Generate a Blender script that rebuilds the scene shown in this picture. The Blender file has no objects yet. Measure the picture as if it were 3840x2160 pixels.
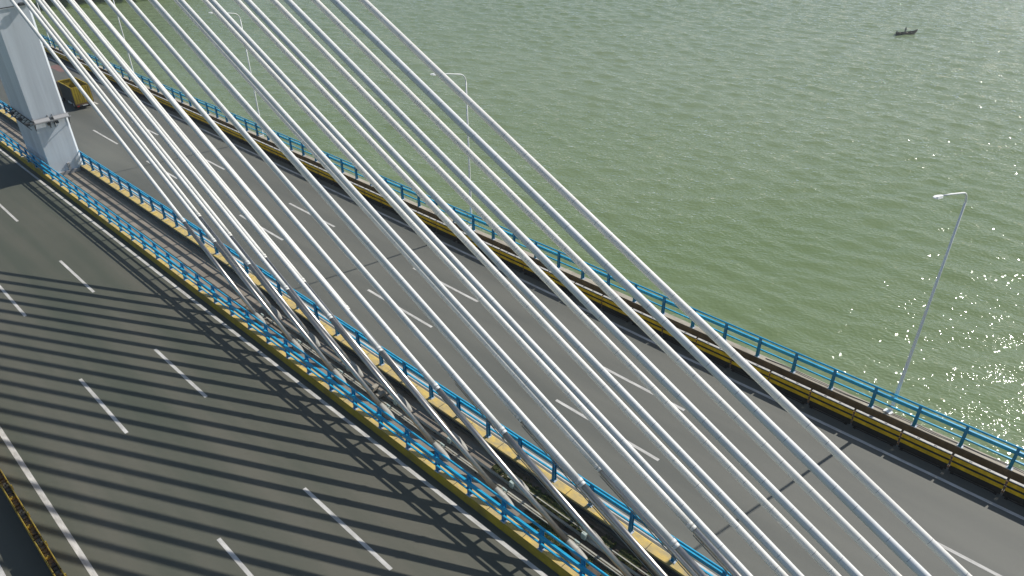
import bpy, math, random
import numpy as np
from mathutils import Vector, Matrix
random.seed(7)
R = math.radians
SC = bpy.context.scene
COL = SC.collection

# ------------------------------------------------------------------ deck profile
def zd(y): return -0.0232232 * y - 5.66324e-5 * y * y
SUN_EL, SUN_AZ = 39.4, 101.0        # azimuth clockwise from +Y

# ------------------------------------------------------------------ materials
def mat(name, col, rough=.6, metal=0., spec=.4, noise=None, bump=None, coat=0., sss=0.):
    """noise=(scale, amount, detail, (sx,sy,sz), second colour or None); bump=(scale,strength,distance)"""
    m = bpy.data.materials.new(name); m.use_nodes = True
    nt = m.node_tree; b = nt.nodes['Principled BSDF']
    b.inputs['Base Color'].default_value = (*col, 1)
    b.inputs['Roughness'].default_value = rough
    b.inputs['Metallic'].default_value = metal
    b.inputs['Specular IOR Level'].default_value = spec
    if sss:
        b.inputs['Subsurface Weight'].default_value = sss; b.inputs['Subsurface Radius'].default_value = (1, .95, .9); b.inputs['Subsurface Scale'].default_value = .10
    if coat: b.inputs['Coat Weight'].default_value = coat
    tc = nt.nodes.new('ShaderNodeTexCoord')
    if noise:
        sc, amt, det, st, c2 = noise
        mp = nt.nodes.new('ShaderNodeMapping'); mp.inputs['Scale'].default_value = st
        n = nt.nodes.new('ShaderNodeTexNoise'); n.inputs['Scale'].default_value = sc; n.inputs['Detail'].default_value = det
        n.inputs['Roughness'].default_value = .65
        nt.links.new(tc.outputs['Object'], mp.inputs[0]); nt.links.new(mp.outputs[0], n.inputs[0])
        rmp = nt.nodes.new('ShaderNodeValToRGB')
        if c2 is None: c2 = tuple(c * (1 - amt) for c in col)
        c1 = tuple(min(1, c * (1 + amt * .6)) for c in col)
        rmp.color_ramp.elements[0].position = .3; rmp.color_ramp.elements[0].color = (*c2, 1)
        rmp.color_ramp.elements[1].position = .68; rmp.color_ramp.elements[1].color = (*c1, 1)
        nt.links.new(n.outputs[0], rmp.inputs[0]); nt.links.new(rmp.outputs[0], b.inputs['Base Color'])
    if bump:
        n2 = nt.nodes.new('ShaderNodeTexNoise'); n2.inputs['Scale'].default_value = bump[0]; n2.inputs['Detail'].default_value = 4
        bp = nt.nodes.new('ShaderNodeBump'); bp.inputs['Strength'].default_value = bump[1]; bp.inputs['Distance'].default_value = bump[2]
        nt.links.new(tc.outputs['Object'], n2.inputs[0]); nt.links.new(n2.outputs[0], bp.inputs['Height']); nt.links.new(bp.outputs[0], b.inputs['Normal'])
    return m

def asphalt(name, c_lo, c_hi):
    m = bpy.data.materials.new(name); m.use_nodes = True
    nt = m.node_tree; b = nt.nodes['Principled BSDF']; b.inputs['Roughness'].default_value = .7; b.inputs['Specular IOR Level'].default_value = .4
    tc = nt.nodes.new('ShaderNodeTexCoord')
    def nz(scale, st, det=5):
        mp = nt.nodes.new('ShaderNodeMapping'); mp.inputs['Scale'].default_value = st
        n = nt.nodes.new('ShaderNodeTexNoise'); n.inputs['Scale'].default_value = scale; n.inputs['Detail'].default_value = det
        nt.links.new(tc.outputs['Object'], mp.inputs[0]); nt.links.new(mp.outputs[0], n.inputs[0]); return n
    a = nz(1., (.62, .018, 1), 3); f = nz(.22, (1, .5, 1), 6); g = nz(22., (1, 1, 1), 3)
    mx = nt.nodes.new('ShaderNodeMath'); mx.operation = 'MULTIPLY_ADD'; mx.inputs[1].default_value = .55
    nt.links.new(a.outputs[0], mx.inputs[0])
    m2 = nt.nodes.new('ShaderNodeMath'); m2.operation = 'MULTIPLY'; m2.inputs[1].default_value = .3; nt.links.new(f.outputs[0], m2.inputs[0])
    m3 = nt.nodes.new('ShaderNodeMath'); m3.operation = 'MULTIPLY_ADD'; m3.inputs[1].default_value = .15; nt.links.new(g.outputs[0], m3.inputs[0])
    nt.links.new(m2.outputs[0], m3.inputs[2]); nt.links.new(m3.outputs[0], mx.inputs[2])
    r = nt.nodes.new('ShaderNodeValToRGB'); r.color_ramp.elements[0].position = .40; r.color_ramp.elements[1].position = .60
    r.color_ramp.elements[0].color = (*c_lo, 1); r.color_ramp.elements[1].color = (*c_hi, 1)
    nt.links.new(mx.outputs[0], r.inputs[0]); nt.links.new(r.outputs[0], b.inputs['Base Color'])
    bp = nt.nodes.new('ShaderNodeBump'); bp.inputs['Strength'].default_value = .25; bp.inputs['Distance'].default_value = .004
    nt.links.new(g.outputs[0], bp.inputs['Height']); nt.links.new(bp.outputs[0], b.inputs['Normal'])
    return m

def water_mat():
    m = bpy.data.materials.new('water'); m.use_nodes = True
    nt = m.node_tree; nt.nodes.remove(nt.nodes['Principled BSDF']); om = nt.nodes['Material Output']
    b = nt.nodes.new('ShaderNodeBsdfDiffuse'); gl = nt.nodes.new('ShaderNodeBsdfGlossy'); fr = nt.nodes.new('ShaderNodeFresnel'); mix = nt.nodes.new('ShaderNodeMixShader')
    gl.inputs['Roughness'].default_value = .055; gl.inputs['Color'].default_value = (1, 1, 1, 1); fr.inputs['IOR'].default_value = 1.34
    nrm = nt.nodes.new('ShaderNodeCombineXYZ'); nrm.inputs[2].default_value = 1.; soft = nt.nodes.new('ShaderNodeMix'); soft.data_type = 'VECTOR'; soft.inputs[0].default_value = .25
    nt.links.new(fr.outputs[0], mix.inputs[0]); nt.links.new(b.outputs[0], mix.inputs[1]); nt.links.new(gl.outputs[0], mix.inputs[2]); nt.links.new(mix.outputs[0], om.inputs['Surface'])
    tc = nt.nodes.new('ShaderNodeTexCoord')
    def nz(scale, st, rot, det=3, rough=.55, dist=0.):
        mp = nt.nodes.new('ShaderNodeMapping'); mp.vector_type = 'TEXTURE'
        mp.inputs['Rotation'].default_value = (0, 0, R(rot)); mp.inputs['Scale'].default_value = st
        n = nt.nodes.new('ShaderNodeTexNoise'); n.inputs['Scale'].default_value = scale; n.inputs['Detail'].default_value = det
        n.inputs['Roughness'].default_value = rough; n.inputs['Distortion'].default_value = dist
        nt.links.new(tc.outputs['Object'], mp.inputs[0]); nt.links.new(mp.outputs[0], n.inputs[0]); return n
    # sediment colour, large soft clouds
    big = nz(.012, (2.2, 1, 1), -52, 5, .6, .6)
    r = nt.nodes.new('ShaderNodeValToRGB')
    r.color_ramp.elements[0].position = .3; r.color_ramp.elements[1].position = .7
    r.color_ramp.elements[0].color = (.148, .205, .090, 1); r.color_ramp.elements[1].color = (.200, .252, .142, 1)
    nt.links.new(big.outputs[0], r.inputs[0]); nt.links.new(r.outputs[0], b.inputs['Color'])
    w1 = nz(.7, (1.8, 1, 1), -66, 1, .5, .3)       # short chop
    w3 = nz(3.0, (1.4, 1, 1), -70, 0, .5)           # ripples
    gust = nz(.02, (2.5, 1, 1), -40, 4, .6, .8)     # wind patches change how rough the ripples are
    def bump(n, d, prev=None):
        bp = nt.nodes.new('ShaderNodeBump'); bp.inputs['Strength'].default_value = 1.
        mr = nt.nodes.new('ShaderNodeMapRange'); mr.inputs[1].default_value = .3; mr.inputs[2].default_value = .7; mr.inputs[3].default_value = d*.55; mr.inputs[4].default_value = d*1.35
        nt.links.new(gust.outputs[0], mr.inputs[0]); nt.links.new(mr.outputs[0], bp.inputs['Distance'])
        nt.links.new(n.outputs[0], bp.inputs['Height'])
        if prev: nt.links.new(prev.outputs[0], bp.inputs['Normal'])
        return bp
    x = bump(w1, .28); x = bump(w3, .145, x)
    nt.links.new(x.outputs[0], gl.inputs['Normal']); nt.links.new(x.outputs[0], fr.inputs['Normal'])
    nt.links.new(nrm.outputs[0], soft.inputs[4]); nt.links.new(x.outputs[0], soft.inputs[5]); nt.links.new(soft.outputs[1], b.inputs['Normal'])
    return m

M = {}
M['road'] = asphalt('grey_asphalt', (.104, .108, .094), (.142, .143, .122))
M['road_dim'] = asphalt('dark_olive_asphalt', (.074, .083, .062), (.116, .113, .088))  # darker copy for the left side; weaker sun sheen put into the colour
M['paint'] = mat('road_paint', (.60, .585, .55), .75, noise=(2.6, .2, 10, (2., .5, 1), (.36, .35, .32)))
M['red_blur'] = mat('red_vehicle_blur', (.21, .105, .095), .8, noise=(1.2, .4, 5, (1, 1, 1), (.13, .11, .10)))
M['concrete'] = mat('deck_concrete', (.30, .27, .22), .9, noise=(.8, .35, 8, (1, .4, 1), None), bump=(12, .3, .01))
M['floor'] = mat('median_concrete', (.27, .235, .19), .9, noise=(1.3, .35, 8, (1, .35, 1), (.18, .155, .125)), bump=(14, .3, .01))
M['wall'] = mat('stained_shaded_concrete', (.15, .142, .12), .9, noise=(1.1, .5, 8, (1, 1, .4), (.085, .082, .068)), bump=(10, .3, .01))  # stains, plus the shade of the inner faces put into the colour
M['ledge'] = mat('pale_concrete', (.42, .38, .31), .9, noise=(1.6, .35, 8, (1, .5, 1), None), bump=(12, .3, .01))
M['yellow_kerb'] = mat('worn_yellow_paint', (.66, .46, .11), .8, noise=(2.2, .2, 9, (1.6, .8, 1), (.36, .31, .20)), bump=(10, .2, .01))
M['kerb_face'] = mat('shaded_yellow_paint', (.38, .28, .018), .75, noise=(1.6, .35, 7, (1, .7, 1), (.22, .17, .04)))  # the kerb yellow again, darkened for the face that lies in shade
M['blue'] = mat('blue_paint', (.02, .39, .65), .38, noise=(2., .22, 5, (1, 1, 1), None), coat=.1)
M['blue_dark'] = mat('blue_post_paint', (.014, .24, .47), .42, noise=(2., .25, 5, (1, 1, 1), None))
M['galv'] = mat('pale_bolt_plate', (.45, .52, .60), .5)
M['black'] = mat('black_barrier', (.022, .020, .017), .55, noise=(3, .3, 4, (1, 1, 1), None))
M['yellow'] = mat('yellow_stripe', (.80, .48, .012), .5, noise=(3, .3, 4, (1, 1, 1), None))
M['yellow_old'] = mat('dirty_yellow', (.27, .20, .03), .6, noise=(5, .5, 5, (1, 1, 1), None))
M['cap'] = mat('pale_barrier_cap', (.50, .48, .44), .6, noise=(4, .25, 4, (1, 1, 1), None))
M['greycap'] = mat('dusty_grey_cap', (.16, .155, .135), .8, noise=(3.5, .6, 6, (1, 1, 1), (.05, .05, .045)))
M['sheath_near'] = mat('white_sheath', (.71, .72, .70), .5, spec=.3, noise=(.7, .10, 5, (1, 1, 1), None))
M['sheath_far'] = mat('bounce_lit_white_sheath', (.73, .72, .67), .5, spec=.3, noise=(.7, .10, 5, (1, 1, 1), None))  # same white; the warm tint stands for light bounced off the near cables
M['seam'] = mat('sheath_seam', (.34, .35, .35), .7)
M['steel'] = mat('stainless_tube', (.54, .51, .47), .38, 1., noise=(1.5, .15, 4, (1, 1, 1), None))
M['socket'] = mat('socket_paint', (.37, .36, .32), .55, noise=(2.5, .15, 5, (1, 1, 1), None))
M['box'] = mat('junction_box_paint', (.42, .50, .46), .5)
M['pylon'] = mat('pylon_white_paint', (.66, .71, .75), .6, noise=(.9, .22, 7, (1, 1, .07), None), bump=(6, .15, .01))
M['gantry'] = mat('gantry_grey', (.36, .36, .36), .55)
M['dark'] = mat('dark_steel', (.05, .055, .06), .5)
M['tray'] = mat('cable_tray', (.40, .39, .33), .7, noise=(2, .3, 5, (1, .3, 1), None))
M['lamp'] = mat('lamp_pole_paint', (.84, .85, .83), .45)
M['glass'] = mat('lamp_glass', (.30, .32, .32), .15)
M['truck_y'] = mat('truck_yellow', (.42, .31, .018), .55, noise=(2.2, .5, 6, (1, 1, .3), (.17, .12, .03)))
M['truck_in'] = mat('truck_shade_dark', (.045, .045, .04), .8, noise=(2, .3, 4, (1, 1, 1), None))
M['rust'] = mat('rusty_frame', (.16, .09, .05), .8)
M['rubber'] = mat('tyre_rubber', (.02, .02, .02), .85)
M['white'] = mat('white_paint', (.6, .6, .58), .5)
M['redlamp'] = mat('red_reflector', (.35, .03, .02), .3)
M['hull'] = mat('dark_boat_wood', (.03, .034, .028), .7, noise=(3, .3, 4, (1, 1, 1), None))
M['wood'] = mat('pale_boat_wood', (.30, .27, .2), .8)
M['cloth'] = mat('grey_clothing', (.17, .18, .17), .9)
M['skin'] = mat('skin', (.30, .19, .13), .6)
M['hair'] = mat('dark_hair', (.03, .028, .025), .7)
M['bank'] = mat('grassy_bank', (.085, .125, .028), .95, noise=(.12, .5, 8, (1, 1, 1), (.05, .075, .022)), bump=(.5, 1., .8))
M['leaf'] = mat('leaf_green', (.052, .085, .022), .7, noise=(.35, .5, 5, (1, 1, 1), (.022, .04, .012)))
M['leaf2'] = mat('leaf_light_green', (.10, .14, .035), .7, noise=(.35, .5, 5, (1, 1, 1), (.05, .075, .02)))
M['bark'] = mat('bark', (.07, .055, .04), .9)
M['weed'] = mat('dry_weed', (.17, .155, .075), .85, noise=(5, .5, 4, (1, 1, 1), (.07, .085, .03)))
M['weed2'] = mat('green_weed', (.07, .12, .03), .85)
M['soil'] = mat('soil', (.13, .105, .078), .95, noise=(3.5, .6, 8, (1, .5, 1), (.055, .045, .034)))
M['wire'] = mat('black_wire', (.02, .02, .02), .6)
M['water'] = water_mat()

# ------------------------------------------------------------------ mesh builder
class MB:
    def __init__(s): s.v = []; s.f = []; s.mi = []; s.sm = []
    def face(s, ids, mi=0, sm=False): s.f.append(tuple(ids)); s.mi.append(mi); s.sm.append(sm)
    def box(s, a, b, mi=0):
        x0, y0, z0 = a; x1, y1, z1 = b; n = len(s.v)
        s.v += [(x0,y0,z0),(x1,y0,z0),(x1,y1,z0),(x0,y1,z0),(x0,y0,z1),(x1,y0,z1),(x1,y1,z1),(x0,y1,z1)]
        for q in ((0,3,2,1),(4,5,6,7),(0,1,5,4),(1,2,6,5),(2,3,7,6),(3,0,4,7)): s.face([n+i for i in q], mi)
        return s
    def bbox(s, a, b, c=.01, mi=0):
        """box with bevelled vertical + top edges (chamfered loft)"""
        x0, y0, z0 = a; x1, y1, z1 = b
        def ring(x0, y0, x1, y1, z, c): return [(x0+c,y0,z),(x1-c,y0,z),(x1,y0+c,z),(x1,y1-c,z),(x1-c,y1,z),(x0+c,y1,z),(x0,y1-c,z),(x0,y0+c,z)]
        s.loft([ring(x0,y0,x1,y1,z0,c), ring(x0,y0,x1,y1,z1-c,c), ring(x0+c,y0+c,x1-c,y1-c,z1,c)], mi, True); return s
    def loft(s, rings, mi=0, caps=True, sm=False):
        n = len(s.v); k = len(rings[0])
        for r in rings: s.v += [tuple(p) for p in r]
        for i in range(len(rings)-1):
            for j in range(k):
                a = n+i*k+j; b = n+i*k+(j+1) % k
                s.face((a, b, b+k, a+k), mi, sm)
        if caps:
            s.face([n+j for j in reversed(range(k))], mi); s.face([n+(len(rings)-1)*k+j for j in range(k)], mi)
        return s
    def tube(s, pts, rad, k=12, mi=0, caps=True):
        pts = [Vector(p) for p in pts]; rad = rad if isinstance(rad, (list, tuple)) else [rad]*len(pts)
        rings = []; ref = None
        for i, p in enumerate(pts):
            t = (pts[min(i+1, len(pts)-1)] - pts[max(i-1, 0)]).normalized()
            if ref is None:
                ref = Vector((1,0,0)) if abs(t.x) < .8 else Vector((0,0,1))
            u = (ref - t*ref.dot(t)).normalized(); w = t.cross(u); ref = u
            rings.append([p + rad[i]*(math.cos(2*math.pi*j/k)*u + math.sin(2*math.pi*j/k)*w) for j in range(k)])
        return s.loft(rings, mi, caps, True)
    def prism(s, prof, y0, y1, mi=0, step=4., zoff=0., mis=None):
        """sweep an (x,z) profile along the deck from y0 to y1, following the deck curve"""
        n = max(1, int(math.ceil((y1-y0)/step))); base = len(s.v); k = len(prof)
        for i in range(n+1):
            y = y0+(y1-y0)*i/n
            for (x, z) in prof: s.v.append((x, y, z+zoff+zd(y)))
        for i in range(n):
            for j in range(k):
                a = base+i*k+j; b = base+i*k+(j+1) % k
                s.face((a, a+k, b+k, b), mis[j] if mis else mi)
        s.face([base+j for j in range(k)], mi); s.face([base+n*k+j for j in reversed(range(k))], mi)
        return s
    def strip(s, x0, x1, y0, y1, z, mi=0, step=4.):
        n = max(1, int(math.ceil((y1-y0)/step))); base = len(s.v)
        for i in range(n+1):
            y = y0+(y1-y0)*i/n; s.v += [(x0, y, z+zd(y)), (x1, y, z+zd(y))]
        for i in range(n): s.face((base+2*i, base+2*i+1, base+2*i+3, base+2*i+2), mi)
        return s
    def mesh(s, name, mats):
        me = bpy.data.meshes.new(name); me.from_pydata([tuple(p) for p in s.v], [], s.f)
        for m in (mats if isinstance(mats, (list, tuple)) else [mats]): me.materials.append(M[m])
        me.polygons.foreach_set('material_index', s.mi); me.polygons.foreach_set('use_smooth', s.sm); me.update()
        return me
    def build(s, name, mats, parent=None, loc=None):
        return link(name, s.mesh(name, mats), parent, loc)

def link(name, data, parent=None, loc=None):
    o = bpy.data.objects.new(name, data); COL.objects.link(o)
    if parent: o.parent = parent
    if loc is not None: o.location = loc
    return o
def tag(o, label=None, cat=None, group=None, kind=None):
    for k, v in (('label', label), ('category', cat), ('group', group), ('kind', kind)):
        if v: o[k] = v
    return o
def thing(name, label, cat, loc=(0,0,0), rz=0., group=None):
    o = bpy.data.objects.new(name, None); COL.objects.link(o); o.location = loc; o.rotation_euler = (0,0,rz)
    o.empty_display_size = .3
    return tag(o, label, cat, group)
def copy_tree(o, parent=None):
    c = o.copy(); COL.objects.link(c); c.parent = parent
    for ch in o.children: copy_tree(ch, c)
    return c
ORD = ['first','second','third','fourth','fifth','sixth','seventh','eighth','ninth','tenth','eleventh','twelfth','thirteenth','fourteenth','fifteenth','sixteenth','seventeenth','eighteenth','nineteenth','twentieth']

Y0, Y1 = -34., 215.
# ------------------------------------------------------------------ setting: water, deck, roads
WZ = -26.
def make_water():
    """one sheet: a finely waved part beside the bridge, flat far skirts joined to it"""
    rng = np.random.default_rng(11)
    st = .5; gx = np.arange(26, 352.01, st); gy = np.arange(-40, 300.01, st)
    gx = np.concatenate([[-600., -150.], gx, [420., 800., 1500.]]); gy = np.concatenate([[-500., -150.], gy, [360., 700., 1500.]])
    X, Y = np.meshgrid(gx, gy, indexing='ij'); Z = np.zeros_like(X)
    tot = 0.
    for k in range(46):
        lam = 1.7*(7.5/1.7)**rng.random(); th = R(24)+rng.normal(0, .42); sl = .046*(1.0 if lam < 4 else .8)
        a = sl*lam/(2*math.pi); kx, ky = math.cos(th)*2*math.pi/lam, math.sin(th)*2*math.pi/lam
        ph = rng.random()*6.283
        # groups: amplitude drifts over tens of metres
        g = .65+.45*np.sin(X*math.cos(th*1.7+k)*.05+Y*math.sin(k*2.1)*.045+k)
        Z += a*g*np.sin(kx*X+ky*Y+ph)
    edge = np.clip(np.minimum(np.minimum(X-26, 352-X), np.minimum(Y+40, 300-Y))/12., 0, 1)
    Z = WZ+Z*edge
    n, m = X.shape; me = bpy.data.meshes.new('water')
    me.vertices.add(n*m); me.vertices.foreach_set('co', np.stack([X, Y, Z], -1).astype('f4').ravel())
    i = np.arange((n-1)*(m-1)); q = (i//(m-1))*m+i % (m-1)
    f = np.stack([q, q+m, q+m+1, q+1], -1).astype('i4').ravel()
    me.loops.add(len(f)); me.loops.foreach_set('vertex_index', f)
    me.polygons.add(len(i)); me.polygons.foreach_set('loop_start', np.arange(0, len(f), 4, dtype='i4')); me.polygons.foreach_set('use_smooth', np.ones(len(i), dtype=bool))
    me.update(); me.validate(); me.materials.append(M['water'])
    tag(link('water', me), kind='structure')
make_water()
tag(MB().prism([(-3.0,-.01),(-3.0,-.9),(3,-2.6),(27,-2.6),(31.0,-.9),(31.0,-.05),(30.1,-.01),(16.95,-.01),(16.95,-.35),(14.1,-.35),(14.1,-.01)], Y0, Y1).build('bridge_deck','concrete'), kind='structure')

def road(name, x0, x1, mm): return tag(MB().strip(x0, x1, Y0, Y1, 0., step=3).build(name, mm), kind='structure')
rl = road('left_carriageway', -2.7, 13.85, 'road_dim'); rr = road('right_carriageway', 17.1, 30.45, 'road')
PZ = .005
def mark(par, name, x, y0, y1, wd): MB().strip(x-wd/2, x+wd/2, y0, y1, PZ).build(name, 'paint', par)
mark(rl, 'edge_line', 1.71, Y0, Y1, .21); mark(rl, 'edge_line', 13.40, Y0, Y1, .17); mark(rl, 'edge_line', -.72, Y0, Y1, .18)
mark(rr, 'edge_line', 17.66, Y0, Y1, .27); mark(rr, 'edge_line', 28.41, Y0, Y1, .17)
def dashes(ends, a0, a1):
    """measured near ends of the 6 m dashes, continued at 15 m both ways"""
    e = list(ends); up = e[0]; dn = e[-1]
    return [(y, y+6.) for y in [up+15*k for k in range(a0, 0, -1)]+e+[dn-15*k for k in range(1, a1+1)]]
DASH = {
 'a': (rl, 5.81, dashes([45.9, 31.1, 16.1], 9, 3)),
 'b': (rl, 9.63, dashes([60.6, 45.65, 30.8, 15.9], 8, 3)),
 'c': (rr, 21.26, dashes([71.7, 59.3, 42.9, 27.1, 11.8, -3.4], 8, 2)),
 'd': (rr, 24.84, dashes([71.2, 58.1, 41.9, 27.1, 12.8, -3.7], 8, 2))}
for par, x, ys in DASH.values():
    for a, b in ys:
        if b > Y1: continue
        mark(par, 'lane_dash', x, a, b, .16)
MB().strip(26.9, 27.95, 103.6, 108.4, PZ).build('red_patch', 'red_blur', rr)  # stands for the motion ghost of a passing red vehicle, not road paint
# expansion joint, dirt along the kerbs handled by material
tag(MB().prism([(14.28,-.3),(14.28,-.05),(16.70,-.05),(16.70,-.3)], Y0, Y1, step=3).build('median_floor','floor'), kind='structure')
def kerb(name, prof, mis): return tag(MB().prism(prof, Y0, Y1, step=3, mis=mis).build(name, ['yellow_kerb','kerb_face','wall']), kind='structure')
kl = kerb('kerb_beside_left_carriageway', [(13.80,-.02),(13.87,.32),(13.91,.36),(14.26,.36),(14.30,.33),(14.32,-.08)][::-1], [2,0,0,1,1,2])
kr = kerb('kerb_beside_right_carriageway', [(16.66,-.08),(16.67,.32),(16.71,.36),(17.12,.36),(17.18,.31),(17.22,-.02)][::-1], [2,0,0,0,2,2])  # median side uses the dark concrete, its shade put into the colour
# dark drainage joints across the kerb tops
for kk, x0, x1, ph in ((kl, 13.92, 14.26, 17.1), (kr, 16.71, 17.12, 13.3)):
    jb = MB()
    for k in range(-10, 46):
        y = ph+2.0*k
        if y > 110: continue
        jb.v += []; jb.box((x0, y-.012, zd(y)+.357), (x1, y+.012, zd(y)+.3635))
    jb.build('kerb_joint', 'wire', kk)
# dark inner coping lip of the right kerb (a steel channel)
MB().prism([(16.60,.17),(16.60,.22),(16.664,.22),(16.664,.17)][::-1], Y0, Y1, step=3).build('channel', 'dark', kr)

# ------------------------------------------------------------------ outer kerb wall
t = thing('concrete_parapet', 'low stained concrete parapet with shade-brown face along the water side of the bridge', 'wall')
MB().prism([(30.38,-.02),(30.39,.375),(30.41,.40),(30.76,.40),(30.78,.375),(30.80,-.6)][::-1], Y0, Y1, step=3).build('wall', 'wall', t)  # face toned dark for the shade on it, besides the stains
MB().prism([(30.415,.401),(30.415,.408),(30.755,.408),(30.755,.401)][::-1], Y0, Y1, step=3).build('coping', 'ledge', t)  # paler sheet over the top, its sunlit tone put into the colour

# ------------------------------------------------------------------ railings
def post_mesh(h, name):
    m = MB()
    m.bbox((-.125,-.125,0),(.125,.125,.02),.012, 1)
    # H section post, slightly narrower at the top
    for s in (-1, 1):
        m.loft([[(s*.075-.012,-.07,.02),(s*.075+.012,-.07,.02),(s*.075+.012,.07,.02),(s*.075-.012,.07,.02)],
                [(s*.05-.012,-.06,h),(s*.05+.012,-.06,h),(s*.05+.012,.06,h),(s*.05-.012,.06,h)]], 0)
    m.loft([[(-.075,-.012,.02),(.075,-.012,.02),(.075,.012,.02),(-.075,.012,.02)],[(-.05,-.012,h-.005),(.05,-.012,h-.005),(.05,.012,h-.005),(-.05,.012,h-.005)]], 0)
    for sx in (-1, 1):
        for sy in (-1, 1): m.tube([(sx*.1, sy*.1, .02),(sx*.1, sy*.1, .045)], .014, 6, 1)
    m.box((-.064,-.066,h),(.064,.066,h+.012), 0)
    return m.mesh(name, ['blue_dark','galv'])
def railing(label, x, base, side, ys, y0, y1, hts, skip=None):
    """hts = heights above base of the top tube, mid beam, lower rail; side = -1/+1 which face of the posts carries the rails"""
    t = thing('guard_railing', label, 'railing')
    def rod(name, dx, z, r):
        n = int((y1-y0)/3)+1
        MB().tube([(x+dx, y0+(y1-y0)*i/n, zd(y0+(y1-y0)*i/n)+base+z) for i in range(n+1)], r, 10).build(name, 'blue', t)
    rod('top_rail', 0, hts[0], .05)
    a, b = (x+side*.062, x+side*.172) if side > 0 else (x+side*.172, x+side*.062)
    z = base+hts[1]
    MB().prism([(a+.01,z-.09),(a,z-.08),(a,z+.08),(a+.01,z+.09),(b-.01,z+.09),(b,z+.08),(b,z-.08),(b-.01,z-.09)], y0, y1, step=2).build('beam', 'blue', t)
    a, b = (x+side*.06, x+side*.125) if side > 0 else (x+side*.125, x+side*.06)
    z = base+hts[2]
    MB().prism([(a,z-.035),(a,z+.035),(b,z+.035),(b,z-.035)], y0, y1, step=2).build('lower_rail', 'blue', t)
    pm = post_mesh(hts[0]-.035, 'railing_post')
    for y in ys: link('post', pm, t, (x, y, zd(y)+base))
    return t
HT = (1.17, .82, .40)
railing('blue guard railing on the yellow kerb beside the left carriageway', 14.02, .36, -1, [18.2+2.0*k for k in range(-12, 60)], -6.6, 136., HT)
railing('blue guard railing on the yellow kerb beside the right carriageway', 16.99, .36, 1, [12.2+1.98*k for k in range(-9, 62)], -6.6, 136., HT)
railing('blue guard railing on the concrete parapet above the water', 30.51, .407, 1, [2.50+1.935*k for k in range(-4, 74)], -6., 142., HT)

# ------------------------------------------------------------------ barrier segments
def barrier_proto(L, label, group, double):
    """local origin at the middle of the segment's base, y along the road"""
    t = thing('crash_barrier_segment', label, 'barrier', group=group)
    h = L/2-.045
    zs = [(.04,.345,0),(.345,.525,1),(.525,.635,0),(.635,.83,1),(.83,.885,0)]
    for xc in ((-.13,.13) if double else (0,)):
        m = MB(); w2 = .02 if double else .055
        for (a, b, mi) in zs:
            e = .004 if mi else 0
            m.box((xc-w2-e,-h,a),(xc+w2+e,h,b), mi)
        m.build('panel', ['black','yellow'], t)
        m = MB(); w3 = .018 if double else .07
        m.bbox((xc-w3,-h,.8855),(xc+w3,h,.92),.008, 0)
        if not double:
            for yy in (-.33,.36): m.box((xc-.03,yy-.06,.918),(xc+.03,yy+.06,.9225),1)
        m.build('cap_rail', ['yellow_old' if double else 'cap','dark'], t)
    if double:
        m = MB(); m.box((-.105,-h,.50),(.105,h,.66))
        for k in range(9):
            y = -h+.1+k*(2*h-.2)/8; m.bbox((-.085,y-.08,.66),(.085,y+.08,.70+random.uniform(.0,.07)),.02)
        m.build('filling', 'greycap', t)
    m = MB()
    for z in (.18, .43, .58, .74): m.box((-.03,h,z-.035),(.03,h+.09,z+.035))
    m.box((-.02,h+.025,.1),(.02,h+.065,.8))
    m.build('connector', 'rust' if not double else 'greycap', t)
    m = MB(); m.box((-.16,-h+.1,0),(.16,-h+.22,.038)); m.box((-.16,h-.22,0),(.16,h-.1,.038)); m.box((-.12,-h+.22,0),(-.08,h-.22,.02)); m.build('foot', 'black', t)
    if double:
        m = MB(); m.bbox((-.1,-.06,.66),(.1,.06,.80),.02); m.tube([(0,0,.80),(0,0,.83)],.03,8); m.build('clamp', 'yellow_old', t)
        m = MB(); m.box((.155,h-.02,.36),(.20,h+.04,.62)); m.build('reflector_bracket', 'yellow_old', t)
    return t
def lay(proto, x, ys, slope=True):
    for i, y in enumerate(ys):
        o = proto if i == 0 else copy_tree(proto)
        o.location = (x, y, zd(y)+.002); o.rotation_euler = (math.atan(-.0232232-2*5.66324e-5*y), 0, 0)
pr = barrier_proto(2.08, 'black and yellow striped crash barrier segment with pale cap, along the brown parapet', 'striped barrier segments along the water side', False)
lay(pr, 29.165, [2.47-1.04+2.08*k for k in range(-2, 58)])
pl = barrier_proto(2.15, 'yellow topped crash barrier segment with dusty grey filling, left of the left carriageway', 'yellow topped barrier segments on the left carriageway', True)
lay(pl, .77, [28.55+1.075+2.15*k for k in range(-6, 9)])

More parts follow.
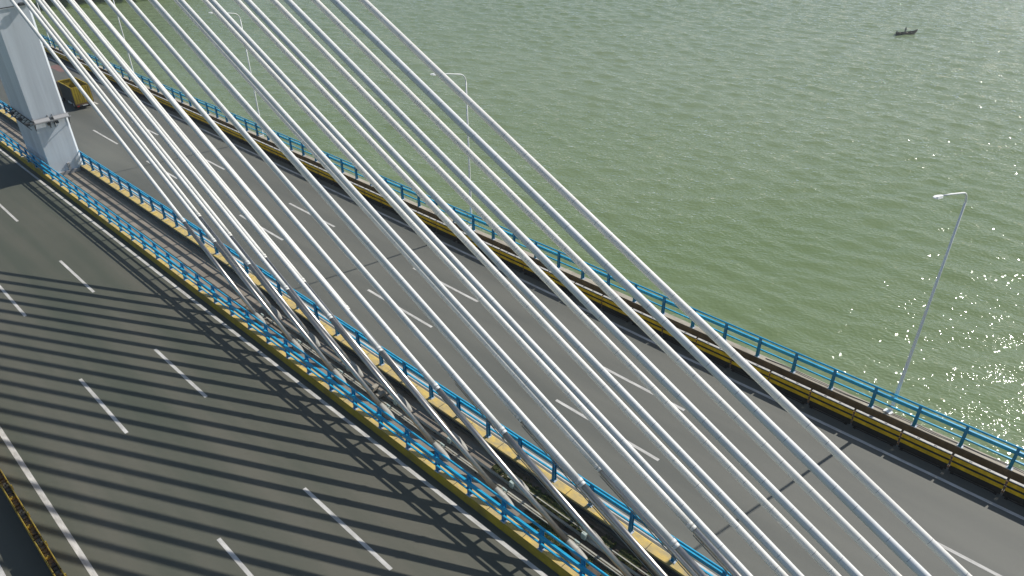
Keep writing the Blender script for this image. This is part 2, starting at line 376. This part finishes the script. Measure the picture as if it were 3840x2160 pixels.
# ------------------------------------------------------------------ stay cables
def cable(i, near):
    X = 15.0 if near else 16.0
    Yr = 42.86-3.93*i; sl = .466-.0009*i; zr = zd(Yr)+3.95
    d = Vector((0, 1, sl)).normalized()
    P = Vector((X, Yr, zr))
    Lup = (69.5-Yr)/d.y
    side = 'beside the left carriageway' if near else 'beside the right carriageway'
    look = 'bluish white' if near else 'cream white'  # tones as lit: sky on the near row, bounce on the far
    t = thing('stay_cable', f'{look} stay cable, {ORD[i]} out from the pylon in the row {side}', 'cable', P, group='stay cables fanning from the pylon')
    r = .12
    # local coordinates relative to P
    m = MB(); pts = [(-.12, 0)]; q = .7+random.random()*.5; k = 0
    while q < Lup-1:
        pts += [(q-.007, 1 if random.random() < .8 else 2), (q+.007, 0)]; q += (.62 if k % 2 else 1.02)+random.uniform(-.04,.04); k += 1
    pts.append((Lup, 0))
    m.tube([d*p for p, _ in pts], r, 28)
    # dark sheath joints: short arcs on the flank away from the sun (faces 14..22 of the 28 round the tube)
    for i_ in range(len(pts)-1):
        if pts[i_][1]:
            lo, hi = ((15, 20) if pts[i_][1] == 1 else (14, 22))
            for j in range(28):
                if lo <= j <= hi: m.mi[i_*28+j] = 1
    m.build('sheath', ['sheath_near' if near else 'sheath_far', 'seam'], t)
    m = MB(); m.tube([-d*.16, -d*.02], r+.018, 20); m.tube([-d*.30, -d*.17], r+.004, 20); m.build('collar', 'sheath_near' if near else 'sheath_far', t)
    # stainless tube down to the socket
    Ls = (3.95-.58)/math.sin(math.atan(sl))+.25
    m = MB(); m.tube([-d*.16, -d*Ls], .117, 20); m.build('steel_tube', 'steel', t)
    m = MB(); e = Ls; m.tube([-d*(e-.02), -d*(e), -d*(e+.14), -d*(e+.42), -d*(e+.47), -d*(e+.475), -d*(e+.49), -d*(e+1.15), -d*(e+1.5)],
                             [.119, .13, .155, .20, .203, .196, .203, .198, .17], 20); so = m.build('socket', 'socket', t)
    # small bracket or box beside the socket
    q = -d*(e+.28)
    m = MB()
    if near:
        m.bbox((q.x+.24, q.y-.13, q.z+.02),(q.x+.31, q.y+.13, q.z+.12),.01); m.box((q.x+.26, q.y-.12, q.z-.25),(q.x+.29, q.y-.09, q.z+.02)); m.box((q.x+.15, q.y-.02, q.z+.03),(q.x+.245, q.y+.02, q.z+.06))
        m.build('sensor_bracket', 'box', t)
    else:
        m.bbox((q.x-.36, q.y-.10, q.z-.12),(q.x-.20, q.y+.12, q.z+.17),.02); m.box((q.x-.21, q.y-.03, q.z),(q.x-.12, q.y+.03, q.z+.05)); m.build('sensor_box', 'box', t)
        if i > 5: m = MB(); off = Vector((-.12, .04, -.10)); m.tube([off-d*.4, off-d*(e-.1), q+Vector((-.28,0,.17))], .02, 8); m.build('conduit', 'tray', t)
    return t
for i in range(14):
    cable(i, True); cable(i, False)

# ------------------------------------------------------------------ pylon
t = thing('bridge_pylon', 'pale blue white bridge pylon rising from the median at left', 'pylon', (0,0,0))
zt = 50.
c = .17
x0, x1, yf, yb = 14.42, 17.0, 67.8, 73.4
def pring(z, g=0.): return [(x0-g,yf+.03-g,z),(x0+.03-g,yf-g,z),(x1-c+g,yf-g,z),(x1+g,yf+c-g,z),(x1+g,yb-c+g,z),(x1-c+g,yb+g,z),(x0+.03-g,yb+g,z),(x0-g,yb-.03+g,z)]
m = MB(); m.loft([pring(-2.4), pring(11.55), pring(11.56,-.015), pring(11.62,-.015), pring(11.63), pring(zt)]); m.build('shaft', 'pylon', t)
m = MB(); m.box((x0-.1,yf-.16,zd(67.8)-.05),(x1-.4,yf-.002,zd(67.8)+.24)); m.box((15.75,yf-.12,-1.6),(15.93,yf-.003,-.95)); m.build('base_fitting', 'gantry', t)
# lower maintenance gantry
zg = 2.95
m = MB()
for a, b in ((14.42,15.55),(15.86,17.0)):
    m.loft([[(a,yf-.42,zg-.06),(b,yf-.42,zg-.06),(b,yf-.20,zg+.14),(a,yf-.20,zg+.14)],[(a,yf-.46,zg-.02),(b,yf-.46,zg-.02),(b,yf-.24,zg+.18),(a,yf-.24,zg+.18)]], 0)
m.box((14.3,yf-.50,zg-.10),(17.12,yf-.44,zg-.04)); m.box((14.3,yf-.24,zg+.16),(17.12,yf-.19,zg+.21)); m.build('gantry_panel', 'gantry', t)
m = MB()
for x in (14.42,15.53,15.88,17.0):
    m.tube([(x,yf-.46,zg-.05),(x,yf-.02,zg-.6)],.025,6); m.tube([(x,yf-.03,zg+.3),(x,yf-.03,zg-.75)],.03,6)
m.tube([(14.4,yf-.03,zg-.02),(17.0,yf-.03,zg-.02)],.03,6); m.build('gantry_bracket', 'dark', t)
m = MB()
for x in (15.40, 16.02):
    m.box((x-.10,yf-.42,zg-.42),(x+.10,yf-.20,zg-.22)); m.tube([(x,yf-.3,zg-.22),(x,yf-.3,zg-.02)],.02,6)
m.build('floodlight', 'dark', t)
m = MB()     # truss along the left face
for zz, xx in ((zg+.0, x0-.08),(zg+.0, x0-.62),(zg-.42, x0-.40)):
    m.tube([(xx,yf-.5,zz),(xx,yb+.5,zz)],.03,6)
n = 9
for k in range(n):
    ya = yf-.5+(yb-yf+1.)*k/n; yb_ = yf-.5+(yb-yf+1.)*(k+1)/n
    m.tube([(x0-.62,ya,zg),(x0-.40,yb_,zg-.42)],.022,5); m.tube([(x0-.40,yb_,zg-.42),(x0-.08,ya,zg)],.022,5); m.tube([(x0-.62,ya,zg),(x0-.08,ya,zg)],.022,5); m.tube([(x0-.62,ya,zg),(x0-.08,yb_,zg)],.018,5)
m.tube([(x0-.62,yf-.5,zg),(x0,yf-.5,zg)],.03,6)
for ya in (yf-.3, yf+1.6, yf+3.6): m.box((x0-.6,ya-.15,zg-.1),(x0-.36,ya+.15,zg+.12))
m.build('gantry_truss', 'dark', t)
# bar and lamp at the upper construction joint
m = MB(); m.tube([(x0-.05,yf-.05,11.6),(x1-.1,yf-.05,11.68)],.035,6)
m.tube([(x0-.05,yf-.05,11.6),(x0-.05,yb,11.6)],.035,6); m.build('joint_bar', 'dark', t)
m = MB(); m.bbox((16.2,yf-.35,11.66),(16.75,yf-.06,11.86),.04); m.tube([(15.9,yf-.2,11.70),(16.3,yf-.2,11.75)],.05,6); m.build('aviation_lamp', 'dark', t)

# ------------------------------------------------------------------ median fittings
def tray(x, wd, h, y0, y1, label):
    o = thing('cable_tray', label, 'cable tray')
    z = -.05+.05
    m = MB(); m.prism([(x-wd/2,z),(x-wd/2,z+h),(x+wd/2,z+h),(x+wd/2,z)], y0, y1, step=2); y = y0+.4
    while y < y1: m.box((x-wd/2-.03,y-.04,zd(y)-.052),(x+wd/2+.03,y+.04,zd(y)+z+.004), 1); y += 1.6
    m.build('channel', ['tray','dark'], o)
tray(15.76, .10, .07, -20, 36.2, 'pale cable tray on the median floor nearest the right carriageway')
tray(15.42, .065, .05, -20, 35.0, 'narrow cable tray running down the middle of the median floor')
tray(16.02, .05, .05, -20, 16.0, 'short cable tray between the weeds and the far cable sockets')
tray(15.30, .05, .05, -20, 33.0, 'narrow cable tray on the median floor nearest the left carriageway')
for k, (x, y, rz, lb) in enumerate(((15.66, 24.95, .12, 'upper of two small concrete blocks across the cable trays'), (15.56, 24.30, -.08, 'lower of two small concrete blocks across the cable trays'))):
    b = MB(); b.bbox((-.24,-.12,0),(.24,.12,.16),.015); tag(b.build('concrete_block', 'ledge', None, (x, y, zd(y)+.125)), lb, 'block').rotation_euler = (0,0,rz)
# soil and weeds growing along the trays
def weeds(name, x0, x1, y0, y1, n, dens, mats):
    m = MB()
    for _ in range(n):
        y = random.uniform(y0, y1); cl = math.sin(y*2.1)+math.sin(y*5.3+1)+math.sin(y*.9+2)
        if cl < dens: continue
        x = random.gauss((x0+x1)/2, (x1-x0)/5); z = zd(y)-.048
        for q in range(5):
            a = random.uniform(0, 6.28); l = random.uniform(.03,.075); h = random.uniform(.02,.09)
            dx, dy = math.cos(a)*l, math.sin(a)*l; b = len(m.v); wx, wy = -dy*.35, dx*.35
            m.v += [(x,y,z),(x+dx*.6+wx,y+dy*.6+wy,z+h),(x+dx,y+dy,z+h*.8),(x+dx*.6-wx,y+dy*.6-wy,z+h)]
            m.face((b,b+1,b+2,b+3), 0 if random.random() < .7 else 1)
    tag(m.build(name, mats), kind='stuff')
weeds('weeds', 15.86, 16.44, 2, 17.5, 9000, -1.1, ['weed','weed2'])
weeds('weeds', 14.6, 15.30, 2, 13.5, 6000, -.5, ['weed','weed2'])
m = MB(); m.strip(14.5, 16.5, -20, 14.2, -.0455, step=1); tag(m.build('soil', 'soil'), kind='structure')

# ------------------------------------------------------------------ street lamps
def lamp(y, H, arm, rz, label):
    X = 30.92; zb = zd(y)+.30
    t = thing('street_lamp', label, 'street lamp', (X, y, zb), rz, group='street lamps along the parapet')
    m = MB(); m.tube([(0,0,-.6),(0,0,0),(0,0,H*.5),(0,0,H)], [.09,.085,.062,.045], 14); m.build('pole', 'lamp', t)
    pts = []
    for k in range(8):
        a = R(80*k/7); pts.append((-.55+.55*math.cos(a), 0, H+.55*math.sin(a)))
    e = pts[-1]; pts.append((e[0]-arm*.6, 0, e[2]+arm*.13)); pts.append((e[0]-arm, 0, e[2]+arm*.2))
    m = MB(); m.tube([(0,0,H-.05)]+pts, [.045]+[.04]*8+[.034,.03], 12); m.build('arm', 'lamp', t)
    x, z = pts[-1][0], pts[-1][2]
    m = MB()
    def sec(xx, hw, zl, zh): return [(xx,-hw,zl),(xx,-hw*.7,zh),(xx,hw*.7,zh),(xx,hw,zl)]
    m.loft([sec(x+.02,.04,z-.03,z+.03), sec(x-.10,.085,z-.04,z+.05), sec(x-.45,.105,z+.02,z+.11), sec(x-.60,.06,z+.06,z+.10)], 0); hd = m.build('lamp_head', 'lamp', t)
    m = MB(); m.loft([sec(x-.14,.065,z-.046,z-.032), sec(x-.42,.08,z+.0,z+.014)], 0); m.build('lamp_glass', 'glass', hd)
    m = MB(); m.bbox((-.35,-.20,.075),(-.10,.20,.125),.02); m.tube([(-.16,0,.10),(0,0,.10)],.07,8)
    for sy in (-.13,.13): m.box((-.40,sy-.03,.105),(-.12,sy+.03,.150))
    m.build('clamp', 'lamp', t)
LAMPS = [(5.59,10.75,1.6,R(-12),'pale street lamp nearest the camera, rising against the glittering water at right'),
 (34.1,10.2,1.5,R(-8),'pale street lamp behind the cables, second along the parapet from the right'),
 (62.3,10.4,1.5,R(-4),'pale street lamp seen between the cables, third along the parapet from the right'),
 (90.9,10.6,1.5,0,'slim street lamp behind the cables, second closest to the pylon in the photo'),
 (119.7,10.6,1.5,0,'slim street lamp just right of the pylon, the farthest one along the parapet')]
for a in LAMPS: lamp(*a)
# slack black wires on the coping near the lamp
for k, (xx, lb) in enumerate(((30.58,'thin black wire lying on the parapet coping nearest the road'),(30.66,'thin black wire lying on the parapet coping nearest the water'))):
    pts = []; 
    for j in range(46):
        y = -4+.35*j; pts.append((xx+.035*math.sin(y*1.3+k)+.02*math.sin(y*3.1), y, zd(y)+.418))
    tag(MB().tube(pts, .009, 5).build('wire', 'wire'), lb, 'wire')

# ------------------------------------------------------------------ truck (drives away, +Y)
TY = 85.6; tx = 23.45
t = thing('dump_truck', 'small open top truck with yellow ribbed tailgate, driving away behind the pylon', 'truck', (tx, TY, zd(TY)+.006)); t.rotation_euler = (math.atan(-.033), 0, R(-1.0))
L, Wd, zb, ztop = 3.9, .90, .62, 2.33
m = MB(); m.box((-Wd,.04,zb),(-Wd+.05,L,ztop), 0); m.build('side_wall', 'truck_in', t)  # left side coloured dark for the shade it stands in
m = MB(); m.box((Wd-.05,.04,zb),(Wd,L,ztop), 0); m.build('side_wall', 'truck_y', t)
m = MB()
for k in range(15): 
    y = .15+k*.26
    m.box((Wd-.095,y-.05,zb+.1),(Wd-.052,y+.05,ztop-.06)); m.box((-Wd+.052,y-.05,zb+.1),(-Wd+.095,y+.05,ztop-.06))
m.build('wall_rib', 'truck_y', t)
m = MB(); m.box((-Wd-.02,.04,ztop),(-Wd+.07,L,ztop+.07)); m.box((Wd-.07,.04,ztop),(Wd+.02,L,ztop+.07)); m.box((-Wd+.07,L-.08,ztop),(Wd-.07,L,ztop+.09)); m.build('top_rim', 'truck_y', t)
m = MB(); m.box((-Wd,L,zb),(Wd,L+.06,ztop+.08)); m.build('front_wall', 'truck_y', t)
m = MB(); m.box((-Wd+.05,.05,zb),(Wd-.05,L-.01,zb+.08)); m.build('bed_floor', 'truck_in', t)
for s in (-1, 1):
    m = MB(); a, b = (-Wd,-.01) if s < 0 else (.01,Wd)
    m.box((a,-.03,zb),(b,.03,ztop+.02))
    for k in range(4): x = a+.11+k*(b-a-.2)/3; m.bbox((x-.055,-.075,zb+.07),(x+.055,-.028,ztop-.05),.015)
    m.build('tailgate_leaf', 'truck_y', t)
m = MB(); m.box((-Wd-.03,-.05,zb),(-Wd+.0,.03,ztop+.05)); m.box((Wd,-.05,zb),(Wd+.03,.03,ztop+.05)); m.box((-Wd,-.06,zb-.12),(Wd,.04,zb-.01)); m.build('tailgate_frame', 'rust', t)
m = MB(); m.box((-.82,-.10,.34),(.82,-.04,.46)); m.box((-.4,.05,.40),(-.3,5.4,.58)); m.box((.3,.05,.40),(.4,5.4,.58)); 
for y in (.6,1.8,3.0): m.box((-.85,y,.52),(.85,y+.08,.60))
m.build('chassis', 'dark', t)
m = MB()
for x in (-.7,.7): m.box((x-.12,-.115,.35),(x+.12,-.10,.45))
m.build('tail_light', 'redlamp', t)
MB().box((-.26,-.112,.36),(.26,-.102,.45)).build('number_plate', 'white', t)
def wheel(x, y, wd):
    m = MB(); r = .38
    m.tube([(x-wd/2,y,r),(x-wd/2+.03,y,r),(x+wd/2-.03,y,r),(x+wd/2,y,r)],[r-.04,r,r,r-.04],20); wl = m.build('wheel', 'rubber', t)
    m = MB(); m.tube([(x-wd/2-.005,y,r),(x+wd/2+.005,y,r)],.2,14); m.build('rim', 'gantry', wl)
for s in (-1, 1): wheel(s*.66, .95, .36); wheel(s*.72, 4.75, .22)
m = MB(); m.bbox((-.86,1.75,.32),(-.5,2.7,.60),.05); m.build('fuel_tank', 'white', t)
m = MB()
m.loft([[(-.88,4.05,.55),(.88,4.05,.55),(.88,5.55,.5),(-.88,5.55,.5)],[(-.88,4.05,1.45),(.88,4.05,1.45),(.88,5.58,1.3),(-.88,5.58,1.3)],[(-.8,4.1,2.1),(.8,4.1,2.1),(.8,5.1,2.1),(-.8,5.1,2.1)]]); m.build('cab', 'rust', t)
m = MB(); m.loft([[(-.74,5.50,1.36),(.74,5.50,1.36),(.74,5.585,1.33),(-.74,5.585,1.33)],[(-.70,5.10,2.02),(.70,5.10,2.02),(.70,5.15,2.02),(-.70,5.15,2.02)]]); m.build('windscreen', 'glass', t)
for s in (-1, 1):
    m = MB(); m.tube([(s*.85,5.3,1.6),(s*1.08,5.35,1.75)],.02,6); m.bbox((s*1.08-.09,5.30,1.5),(s*1.08+.09,5.38,1.95),.02); m.build('side_mirror', 'dark', t)

# ------------------------------------------------------------------ fishing boat
bx, by = 216.1, 65.6; hd = math.atan2(-3.3, 4.8)
t = thing('fishing_boat', 'small dark wooden fishing boat with raised bow far out on the water', 'boat', (bx, by, WZ), hd)
st = [(-2.9,.42,-.1,.60),(-2.6,.55,-.18,.54),(-1.5,.70,-.22,.46),(0,.76,-.22,.44),(1.3,.66,-.2,.50),(2.2,.42,-.12,.66),(2.75,.16,.1,.92),(3.1,.03,.55,1.12)]
def hs(x, w_, zl, zh, inn=0.): return [(x,-w_+inn,zh-inn*.0),(x,-w_*.72+inn,zl+.12+inn),(x,0,zl+inn),(x,w_*.72-inn,zl+.12+inn),(x,w_-inn,zh)]
m = MB(); n = len(m.v)
out = [hs(*s) for s in st]; inn = [hs(s[0]*.97, s[1], s[2], s[3]-.0, min(.05, s[1]*.5)) for s in st]
for rg in out+inn: m.v += rg
k = 5; N = len(st)
for i in range(N-1):
    for j in range(4):
        a = i*k+j; m.face((a, a+1, a+1+k, a+k), 0, True); b = (N+i)*k+j; m.face((b+k, b+k+1, b+1, b), 0, True)
    for j in (0, 4): a = i*k+j; b = (N+i)*k+j; m.face((a, a+k, b+k, b) if j else (b, b+k, a+k, a))
m.face([0,1,2,3,4]); m.face([N*k+j for j in (4,3,2,1,0)]); m.face([0, N*k, N*k+1, N*k+2, N*k+3, N*k+4, 4]) 
m.build('hull', 'hull', t)
m = MB()
for x in (-1.6, .4, 1.6): m.box((x-.12,-.62,.28),(x+.12,.62,.32))
m.build('thwart', 'wood', t)
m = MB(); m.box((-2.8,-.5,.02),(2.1,.5,.05)); m.build('floorboard', 'wood', t)
m = MB(); m.bbox((-2.98,-.14,.35),(-2.76,.14,.95),.04); m.tube([(-2.76,0,.85),(-2.3,.1,.95)],.03,6); m.build('outboard_motor', 'dark', t)

def skin_obj(name, verts, edges, rads, mname, root=0, sub=1):
    me = bpy.data.meshes.new(name); me.from_pydata(verts, edges, []); me.materials.append(M[mname])
    o = bpy.data.objects.new(name, me); COL.objects.link(o)
    md = o.modifiers.new('skin', 'SKIN'); md.use_smooth_shade = True
    for i, sv in enumerate(me.skin_vertices[0].data): sv.radius = (rads[i], rads[i]); sv.use_root = (i == root)
    s = o.modifiers.new('sub', 'SUBSURF'); s.levels = sub; s.render_levels = sub
    return o
def person(x, y, z, rz):
    V = []; E = []; Rd = []
    def add(p, r, par=None):
        V.append(p); Rd.append(r)
        if par is not None: E.append((par, len(V)-1))
        return len(V)-1
    pel = add((0,0,.92),.145); ch = add((.02,0,1.18),.155, pel); nk0 = add((.02,0,1.42),.12, ch); nk = add((.03,0,1.50),.058, nk0)
    h1 = add((.045,0,1.58),.085, nk); h2 = add((.05,0,1.66),.10, h1); h3 = add((.045,0,1.74),.07, h2)
    for s in (-1, 1):
        hp = add((0,s*.10,.86),.11, pel); kn = add((.05*s,s*.14,.48),.068, hp); an = add((.03*s,s*.17,.09),.045, kn); add((.03*s+.16,s*.18,.05),.035, an)
        sh = add((.02,s*.20,1.40),.065, nk0); el = add((.10,s*.27,1.13),.045, sh); wr = add((.33,s*.20,1.02),.030, el); hn = add((.40,s*.18,1.0),.034, wr)
        for q, (dy, l) in enumerate(((-.03,.07),(-.01,.085),(.01,.08),(.03,.06))): f = add((.43,s*.18+dy,1.0),.010, hn); add((.43+l,s*.18+dy,.975),.008, f)
        add((.41,s*.18-s*.06,1.02),.010, hn)
    o = skin_obj('person', V, E, Rd, 'cloth'); o.location = (x,y,z); o.rotation_euler = (0,0,rz)
    hb = MB()
    for a in range(1):
        rings = []
        for q in range(5):
            ph = R(90*q/4.2); rings.append([(.035+.115*math.cos(ph)*math.cos(2*math.pi*j/10), .11*math.cos(ph)*math.sin(2*math.pi*j/10), 1.68+.14*math.sin(ph)) for j in range(10)])
        hb.loft(rings, 0, True, True)
    hb.build('hair', 'hair', o)
    fb = MB(); fb.tube([(.13,0,1.645),(.165,0,1.625)],[.012,.016],6)
    for s in (-1,1): fb.tube([(.135,s*.035,1.665),(.15,s*.035,1.665)],.012,6)
    fb.box((.135,-.03,1.585),(.15,.03,1.595)); fb.build('face', 'skin', o)
    return tag(o, 'person in grey clothing standing amidships in the small boat', 'person')
ca, sa = math.cos(hd), math.sin(hd)
person(bx+ca*-.45, by+sa*-.45, WZ+.05, hd+.6)
m = MB()
for q in range(14):
    a = random.uniform(0,6.28); r0 = random.uniform(0,.3); m.tube([(r0*math.cos(a),r0*math.sin(a)*.8,0),(r0*math.cos(a)*.6,r0*math.sin(a)*.5,.35+random.uniform(0,.12))],[.16,.07],7)
o = tag(m.build('fishing_net', 'hull', None, (bx+ca*1.05, by+sa*1.05, WZ+.33)), 'dark heap of fishing net lying in the boat near its bow', 'net')

# ------------------------------------------------------------------ far bank with trees
def shore(u):
    """u in metres along the bank from the pylon side to the right; returns the water line"""
    pts = [(-380,480),(-90,335),(20,283),(70.2,263.3),(80.6,260.1),(91.5,256.7),(97,254.2),(108,252),(122,256),(138,270),(160,310),(200,400)]
    return pts
pts = shore(0); m = MB(); rows = []
def dens(p, n):
    out = []
    for i in range(len(p)-1):
        for k in range(n): f = k/n; out.append((p[i][0]+(p[i+1][0]-p[i][0])*f, p[i][1]+(p[i+1][1]-p[i][1])*f))
    return out+[p[-1]]
sh = dens(pts, 8); prof = [(-3,-1.0),(0,.25),(4,1.6),(12,4.5),(28,14),(55,32),(100,55),(200,72),(420,60)]
for (dd, hh) in prof:
    row = []
    for j, (x, y) in enumerate(sh):
        fx = min(1, max(0, (130-x)/60)) if x < 130 else 0
        hh2 = hh*(.35+.65*min(1, max(0, (170-x)/60))) if hh > 0 else hh
        wob = math.sin(j*1.7+dd*.05)*1.2+math.sin(j*.6)*1.5 if dd > 0 else math.sin(j*2.3)*.5
        nx, ny = -.25, .97
        row.append((x+nx*dd+wob*.3, y+ny*dd+wob*.5, WZ+hh2+(math.sin(j*.9+dd*.03)*hh*.12)))
    rows.append(row)
k = len(sh)
for r_ in rows: m.v += r_
for i in range(len(rows)-1):
    for j in range(k-1): m.face((i*k+j, i*k+j+1, (i+1)*k+j+1, (i+1)*k+j), 0, True)
tag(m.build('far_bank', 'bank'), kind='structure')

def bush(x, y, z, w_, h, mname, label, nleaf, cat='tree'):
    t = thing('broadleaf_tree', label, cat, (x, y, z), random.uniform(0,6), 'trees along the far bank')
    m = MB(); m.tube([(0,0,-.4),(.1,0,h*.3),(.0,.1,h*.62)],[.055*h,.04*h,.015*h],7)
    for q in range(5):
        a = q*1.26+random.random(); m.tube([(0,0,h*(.2+.06*q)),(math.cos(a)*w_*.3,math.sin(a)*w_*.3,h*(.45+.08*q))],[.025*h,.008*h],5)
    m.build('trunk', 'bark', t)
    m = MB(); cl = []
    for q in range(11):
        a = random.uniform(0,6.28); rr_ = random.uniform(0,.42)*w_; hz = random.uniform(.30,.92)*h
        cl.append((math.cos(a)*rr_, math.sin(a)*rr_, hz, random.uniform(.16,.30)*w_*(1.15-.5*hz/h)))
    for q in range(nleaf):
        cx, cy, cz, cr = random.choice(cl); v = Vector((random.gauss(0,1),random.gauss(0,1),random.gauss(0,1))).normalized()*cr*(random.random()**.4)
        p = Vector((cx,cy,cz))+Vector((v.x,v.y,v.z*.8)); s = random.uniform(.12,.26)*(w_/6)**.5
        a = Vector((random.gauss(0,1),random.gauss(0,1),random.gauss(0,.6))).normalized(); b = a.orthogonal().normalized()
        i = len(m.v); m.v += [tuple(p-a*s), tuple(p+b*s*.6), tuple(p+a*s), tuple(p-b*s*.6)]; m.face((i,i+1,i+2,i+3), 0)
    m.build('crown', mname, t)
T = [(48,274,6,7),(54,272,6,7.5),(60,270,6,6.5),(66,268,6,7),(71,266.5,5,5.5),(75.5,265,6,7.5),(79.5,263.6,5,5.5),(83.5,262.4,6,7),(87.5,261.2,5,6),(91.5,260,6,7),(95.5,258.2,5,6),(101,257,6,7),(108,256,6,7)]
for i, (x, y, w_, h) in enumerate(T):
    bush(x, y, WZ+.9, w_, h, 'leaf' if i % 3 else 'leaf2', f'{"dark" if i % 3 else "light"} green leafy tree at the water edge, {ORD[i]} along the far bank from the pylon', 2600)
for i, (x, y, w_, h) in enumerate([(57,284,10,12),(67,280,11,13),(77,276,10,12),(87,272,11,13),(97,268,10,11)]):
    bush(x, y, WZ+5, w_, h, 'leaf', f'tall dark green tree behind the water edge trees, {ORD[i]} from the pylon', 3200)

# ------------------------------------------------------------------ thin sea haze
hz = MB().box((-650,-550,WZ-1.2),(1550,1550,95)).build('haze', 'water'); tag(hz, kind='stuff')
hm = bpy.data.materials.new('haze'); hm.use_nodes = True; hn = hm.node_tree
hn.nodes.remove(hn.nodes['Principled BSDF']); pv = hn.nodes.new('ShaderNodeVolumePrincipled')
pv.inputs['Color'].default_value = (.80, .86, .88, 1); pv.inputs['Density'].default_value = .0004; pv.inputs['Anisotropy'].default_value = .35
hn.links.new(pv.outputs[0], hn.nodes['Material Output'].inputs['Volume']); hz.data.materials.clear(); hz.data.materials.append(hm)

# ------------------------------------------------------------------ light, sky, camera
wd = bpy.data.worlds.new('World'); SC.world = wd; wd.use_nodes = True
nt = wd.node_tree; bg = nt.nodes['Background']; sky = nt.nodes.new('ShaderNodeTexSky'); sky.sky_type = 'NISHITA'; sky.sun_disc = False
sky.sun_elevation = R(SUN_EL); sky.sun_rotation = R(SUN_AZ); sky.air_density = 1.0; sky.dust_density = .7; sky.ozone_density = 1.0
nt.links.new(sky.outputs[0], bg.inputs[0]); bg.inputs[1].default_value = .09
sd = bpy.data.lights.new('sun', 'SUN'); sd.energy = 4.5; sd.angle = R(.5); sd.color = (1., .955, .89)
so = bpy.data.objects.new('sun', sd); COL.objects.link(so)
sv = Vector((math.sin(R(SUN_AZ))*math.cos(R(SUN_EL)), math.cos(R(SUN_AZ))*math.cos(R(SUN_EL)), math.sin(R(SUN_EL))))
so.rotation_euler = sv.to_track_quat('Z', 'Y').to_euler(); so.location = (60, -10, 60)

cam = bpy.data.cameras.new('camera'); co = bpy.data.objects.new('camera', cam); COL.objects.link(co)
cam.sensor_width = 36; cam.lens = 36*2788.84/3840; cam.clip_start = .5; cam.clip_end = 9000
yaw, pit, rol = R(45.67993763), R(32.64101001), R(-0.34167586)
f = Vector((math.sin(yaw)*math.cos(pit), math.cos(yaw)*math.cos(pit), -math.sin(pit)))
r_ = Vector((math.cos(yaw), -math.sin(yaw), 0)); u = r_.cross(f)
r2 = math.cos(rol)*r_+math.sin(rol)*u; u2 = -math.sin(rol)*r_+math.cos(rol)*u
mw = Matrix(((r2.x, u2.x, -f.x, 0), (r2.y, u2.y, -f.y, 0), (r2.z, u2.z, -f.z, 23.79234), (0, 0, 0, 1)))
co.matrix_world = mw; SC.camera = co
vs = SC.view_settings; vs.view_transform = 'Standard'; vs.look = 'None'; vs.gamma = 1.; vs.exposure = .15; vs.use_curve_mapping = False
SC.cycles.max_bounces = 6; SC.cycles.caustics_reflective = False; SC.cycles.caustics_refractive = False; SC.cycles.sample_clamp_indirect = 4.
